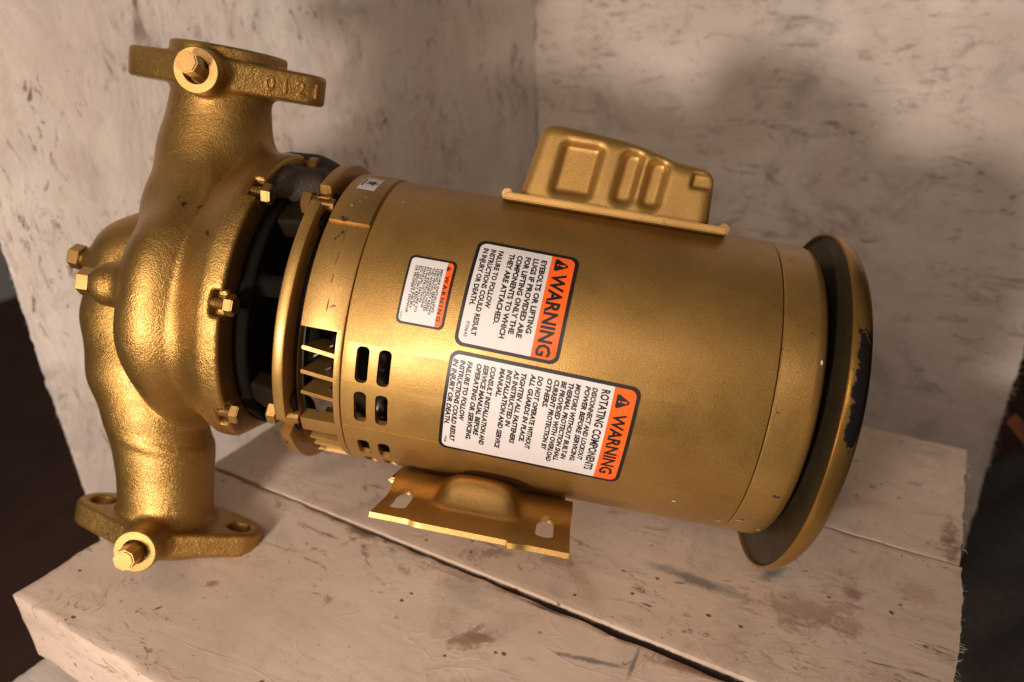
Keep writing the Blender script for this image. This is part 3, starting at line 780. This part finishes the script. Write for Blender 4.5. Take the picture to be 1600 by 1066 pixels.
def board(x0, x1, y0, y1, z0, z1, seg=(60, 14, 6), bev=.002, rough_ends=.0015, seed=0, sides=(1, 1, 1)):
    """rectangular board with worn, uneven edges"""
    bm = bmesh.new()
    bmesh.ops.create_cube(bm, size=1, matrix=Matrix.Translation(((x0+x1)/2, (y0+y1)/2, (z0+z1)/2)) @ Matrix.Diagonal((x1-x0, y1-y0, z1-z0, 1)))
    for ax, n in enumerate(seg):
        lo, hi = ((x0, x1), (y0, y1), (z0, z1))[ax]
        for k in range(1, n):
            c = [0, 0, 0]; no = [0, 0, 0]; no[ax] = 1; c[ax] = lo + (hi-lo)*k/n
            bmesh.ops.bisect_plane(bm, geom=bm.verts[:] + bm.edges[:] + bm.faces[:], plane_co=c, plane_no=no)
    for v in bm.verts:
        p = v.co.copy(); on = [(abs(p[i]-a_) < 1e-6) - 0 or (abs(p[i]-b_) < 1e-6) for i, (a_, b_) in enumerate(((x0, x1), (y0, y1), (z0, z1)))]
        k = sum(bool(q) for q in on)
        for i in range(3):
            if on[i]:
                amp = rough_ends * sides[i] * (1.0 if k > 1 else .25)
                v.co[i] += amp * (.6*noisy(p, 16, seed+i) + .45*noisy(p, 80, seed+2+i) + .30*noisy(p, 260, seed+5+i)) - (bev*.5*(.7 + noisy(p, 60, seed+9)) if k > 1 else 0) * (1 if p[i] > ((x0+x1)/2, (y0+y1)/2, (z0+z1)/2)[i] else -1)
    return finish(bm, auto=40)
GREY, RED, BRN, DK, TAN = (.155, .145, .145), (.24, .125, .085), (.19, .095, .05), (.035, .025, .025), (.36, .25, .17)
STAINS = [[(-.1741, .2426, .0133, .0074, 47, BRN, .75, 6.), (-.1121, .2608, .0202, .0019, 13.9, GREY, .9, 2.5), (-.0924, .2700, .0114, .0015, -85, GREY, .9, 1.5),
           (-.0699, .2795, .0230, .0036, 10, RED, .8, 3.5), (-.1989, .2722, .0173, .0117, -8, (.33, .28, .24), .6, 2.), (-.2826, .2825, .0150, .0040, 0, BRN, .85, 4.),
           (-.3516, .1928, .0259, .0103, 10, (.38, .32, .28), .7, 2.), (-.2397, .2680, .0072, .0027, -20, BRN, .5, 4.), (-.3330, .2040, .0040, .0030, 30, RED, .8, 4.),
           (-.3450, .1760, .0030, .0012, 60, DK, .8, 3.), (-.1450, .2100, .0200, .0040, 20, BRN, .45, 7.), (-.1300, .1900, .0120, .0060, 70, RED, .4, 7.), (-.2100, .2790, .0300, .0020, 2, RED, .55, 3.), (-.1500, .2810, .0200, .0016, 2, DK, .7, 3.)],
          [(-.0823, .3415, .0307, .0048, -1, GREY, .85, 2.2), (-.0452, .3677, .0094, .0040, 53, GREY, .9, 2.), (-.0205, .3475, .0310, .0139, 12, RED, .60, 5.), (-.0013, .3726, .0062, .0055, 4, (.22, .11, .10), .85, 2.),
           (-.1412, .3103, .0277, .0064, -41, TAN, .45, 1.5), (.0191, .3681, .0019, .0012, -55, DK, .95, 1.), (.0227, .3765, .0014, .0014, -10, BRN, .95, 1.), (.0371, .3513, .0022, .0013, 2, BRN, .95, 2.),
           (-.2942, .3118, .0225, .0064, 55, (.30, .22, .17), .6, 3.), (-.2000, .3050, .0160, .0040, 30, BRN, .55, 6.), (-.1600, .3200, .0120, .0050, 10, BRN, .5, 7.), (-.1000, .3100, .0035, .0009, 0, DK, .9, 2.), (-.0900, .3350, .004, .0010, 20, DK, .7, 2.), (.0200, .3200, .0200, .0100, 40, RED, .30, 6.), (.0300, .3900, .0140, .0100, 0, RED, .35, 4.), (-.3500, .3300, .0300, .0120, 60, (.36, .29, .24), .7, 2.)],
          [(.0440, .4500, .0050, .0200, 5, BRN, .7, 5.), (.0200, .5000, .0040, .0030, 0, BRN, .5, 4.), (-.0100, .4600, .0200, .0080, 30, TAN, .5, 3.)]]
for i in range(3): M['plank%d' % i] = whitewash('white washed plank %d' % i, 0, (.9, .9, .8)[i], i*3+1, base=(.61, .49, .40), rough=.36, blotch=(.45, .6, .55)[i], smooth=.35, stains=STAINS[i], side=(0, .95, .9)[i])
table = bpy.data.objects.new('plank_platform', None); C.objects.link(table); table.location = (-.2, .34, -.05)
tag(table, 'low white painted plank platform under the gold pump, with worn ragged edges', 'platform')
TB = Matrix.Translation((.2, -.34, .05))
def taper(me):
    for v in me.vertices:
        if v.co.y > .24: v.co.y -= .0060 * max(0, (v.co.x + .43) / .48) ** 1.5 * (v.co.y - .24) / .045
    return me
def tpart(name, me, mat):
    o = link(name, me, mat, table); o.matrix_local = TB; return o
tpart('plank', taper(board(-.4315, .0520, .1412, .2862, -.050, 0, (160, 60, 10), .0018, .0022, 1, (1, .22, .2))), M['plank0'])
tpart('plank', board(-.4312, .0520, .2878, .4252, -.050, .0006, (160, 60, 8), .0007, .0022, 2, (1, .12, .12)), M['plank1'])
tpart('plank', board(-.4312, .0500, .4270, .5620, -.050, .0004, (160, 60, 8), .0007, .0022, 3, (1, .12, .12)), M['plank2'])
# dark rail seen down in the joints
M['raildark'] = plain('old dark wood', (.05, .03, .022), .8, 0, .5, 120)
tpart('cross_rail', board(-.42, .03, .16, .55, -.075, -.0505, (2, 2, 2), 0, 0), M['raildark'])
# splintered fibres along the sawn right-hand ends
def fibres(n, fn, seed):
    r = random.Random(seed); bm = bmesh.new()
    for k in range(n):
        p, d, L, th = fn(r)
        side = d.cross(Vector((0, 0, 1))).normalized() * th; side2 = d.cross(side).normalized() * th
        bend = Vector((r.uniform(-1, 1), r.uniform(-1, 1), r.uniform(-1, .6))) * L * .5
        rings = []
        for i in range(4):
            t = i/3; c = p + d*L*t + bend*t*t; q = 1 - .8*t
            rings.append([bm.verts.new(c + side*q*math.cos(a_) + side2*q*math.sin(a_)) for a_ in (0, 2.09, 4.19)])
        for i in range(3):
            for j in range(3): bm.faces.new((rings[i][j], rings[i][(j+1) % 3], rings[i+1][(j+1) % 3], rings[i+1][j]))
    return finish(bm)
def fr_right(r):
    y = r.choice([r.uniform(.15, .55), r.uniform(.30, .41), r.gauss(.345, .02)]); z = -abs(r.gauss(0, .012))
    return Vector((.0510, y, z)), Vector((1, r.uniform(-.7, .7), r.uniform(-.4, .5))).normalized(), r.uniform(.001, .0045), r.uniform(.0001, .0003)
o = tpart('wood_fibre', fibres(220, fr_right, 5), whitewash('pale wood fibre', 0, .3, 2, specks=False)); o['kind'] = 'stuff'

# board leaning below, just seen at the lower left corner
M['lower'] = whitewash('lower white board', 0, .3, 21, base=(.62, .55, .49), specks=False)
lb = link('lower_board', board(-.472, -.10, -.02, .300, -.118, -.090, (90, 90, 4), .002, .0035, 8), M['lower'])
tag(lb, 'white painted board lying lower down at the bottom left corner, ragged end', 'board')

# walls
M['wall_l'] = whitewash('left white panel paint', 2, 1.0, 31, base=(.76, .69, .63), specks=False, rough=.5, blotch=.45)
M['wall_r'] = whitewash('right white panel paint', 0, .85, 37, base=(.74, .67, .61), specks=False, rough=.5, blotch=.8)
wl = link('left_wall_panel', board(-.0048, 0, .0, .5520, -.30, .62, (2, 60, 420), .001, .0036, 11, (0, 1, 1)), M['wall_l'])
wl.matrix_world = Matrix.Translation((-.600, .2755, 0)) @ Matrix.Rotation(-math.radians(17.8), 4, 'Z')
tag(wl, 'left white washed upright panel behind the pump casing, ragged near edge', 'panel')
wr = link('right_wall_panel', board(-.4318, .0925, .8003, .8130, -.30, .62, (70, 2, 300), .001, .0036, 12, (1, 0, 1)), M['wall_r'])
tag(wr, 'right white washed upright panel behind the motor and terminal box', 'panel')

# ---------------------------------------------------------------- dark surroundings
M['floor'] = plain('dark brown floor', (.13, .065, .045), .8, 0, .5, 30)
bm = bmesh.new(); bmesh.ops.create_grid(bm, x_segments=2, y_segments=2, size=3, matrix=Matrix.Translation((0, 1, -.75)))
tag(link('floor', finish(bm, False), M['floor']), kind='structure')
wall = bpy.data.meshes.new('m')
M['gloom'] = plain('dark brown room wall', (.10, .055, .038), .9, 0, .3, 8)
bm = bmesh.new(); bmesh.ops.create_cube(bm, size=1, matrix=Matrix.Translation((0, 2.4, .8)) @ Matrix.Diagonal((5, .1, 3.2, 1)))
tag(link('room_wall', finish(bm, False), M['gloom']), kind='structure')
# dark cloth heaped on the floor to the right
def cloth(x0, x1, y0, y1, z, seed, amp):
    V, F = [], []; n, k = 60, 60
    for i in range(n+1):
        for j in range(k+1):
            x = x0 + (x1-x0)*i/n; y = y0 + (y1-y0)*j/k
            e = min(1, 4*min(i/n, 1-i/n, j/k, 1-j/k))
            V.append((x, y, z + e*amp*(1 + .8*noisy((x*.35, y*.12, 0), 22, seed) + .4*noisy((x, y, 0), 14, seed+1))))
    for i in range(n):
        for j in range(k): a_ = i*(k+1)+j; F.append((a_, a_+k+1, a_+k+2, a_+1))
    return mesh_from(V, F)
M['cloth'] = plain('dark grey cloth', (.10, .092, .09), .95, 0, .3, 600)
cl = link('dark_cloth', cloth(.02, .75, .10, 1.15, -.36, 3, .15), M['cloth']); tag(cl, 'dark grey cloth heaped beyond the right end of the platform', 'cloth')
M['rust'] = plain('orange brown leather', (.30, .11, .045), .5, 0, .2, 300)
def strap_mesh(p, q, w, t):
    p, q = Vector(p), Vector(q); d = (q-p); bm = bmesh.new()
    mt = Matrix.Translation((p+q)/2) @ d.to_track_quat('X', 'Z').to_matrix().to_4x4() @ Matrix.Diagonal((d.length, w, t, 1))
    bmesh.ops.create_cube(bm, size=1, matrix=mt)
    bmesh.ops.subdivide_edges(bm, edges=bm.edges[:], cuts=6, use_grid_fill=True)
    for v in bm.verts: v.co += Vector((0, 0, .006*noisy(v.co, 14, 2)))
    bmesh.ops.bevel(bm, geom=[e for e in bm.edges if len(e.link_faces) == 2 and e.calc_face_angle(0) > 1], offset=.0012, segments=2, affect='EDGES')
    return finish(bm)
st = link('leather_strap', strap_mesh((.0960, .775, -.078), (.195, .740, -.165), .014, .006), M['rust']); tag(st, 'orange brown strap hanging at the right edge beside the white panel', 'strap')
M['purple'] = plain('purple glitter foil', (.22, .05, .60), .25, .8)
bm = bmesh.new(); bmesh.ops.create_cone(bm, cap_ends=True, segments=8, radius1=.0026, radius2=.0022, depth=.0008); seq = finish(bm, False)
tn = bpy.data.objects.new('glitter_trim', None); C.objects.link(tn); tn.location = (.108, .775, -.055)
tag(tn, 'purple glitter trim glinting in the dark at the right edge', 'trim'); r = random.Random(4)
for k in range(26):
    mt = Matrix.Translation((r.uniform(-.004, .03), r.uniform(-.01, .01), r.uniform(-.02, .018))) @ Vector((r.gauss(0, .7), r.gauss(-1, .5), r.gauss(0.3, .5))).to_track_quat('Z', 'Y').to_matrix().to_4x4()
    o = link('sequin', seq, M['purple'] if k == 0 else None, tn); o.matrix_local = mt
o = link('wall_fibre', None) if False else None
def fr_left(r):
    z = r.uniform(-.10, .30); return Vector((-r.random()*.004, .0006, z)), Vector((r.uniform(-.3, .3), -1, r.uniform(-.8, .8))).normalized(), r.uniform(.0008, .0028), r.uniform(.0001, .00025)
o = link('wood_fibre', fibres(90, fr_left, 9), M['wall_l'], wl); o['kind'] = 'stuff'
def fr_rw(r):
    z = r.uniform(-.16, .02); return Vector((.0915, .8003 + r.random()*.01, z)), Vector((1, r.uniform(-.3, .3), r.uniform(-.9, .6))).normalized(), r.uniform(.002, .007), r.uniform(.0002, .0005)
o = link('wood_fibre', fibres(160, fr_rw, 10), M['wall_r'], wr); o['kind'] = 'stuff'
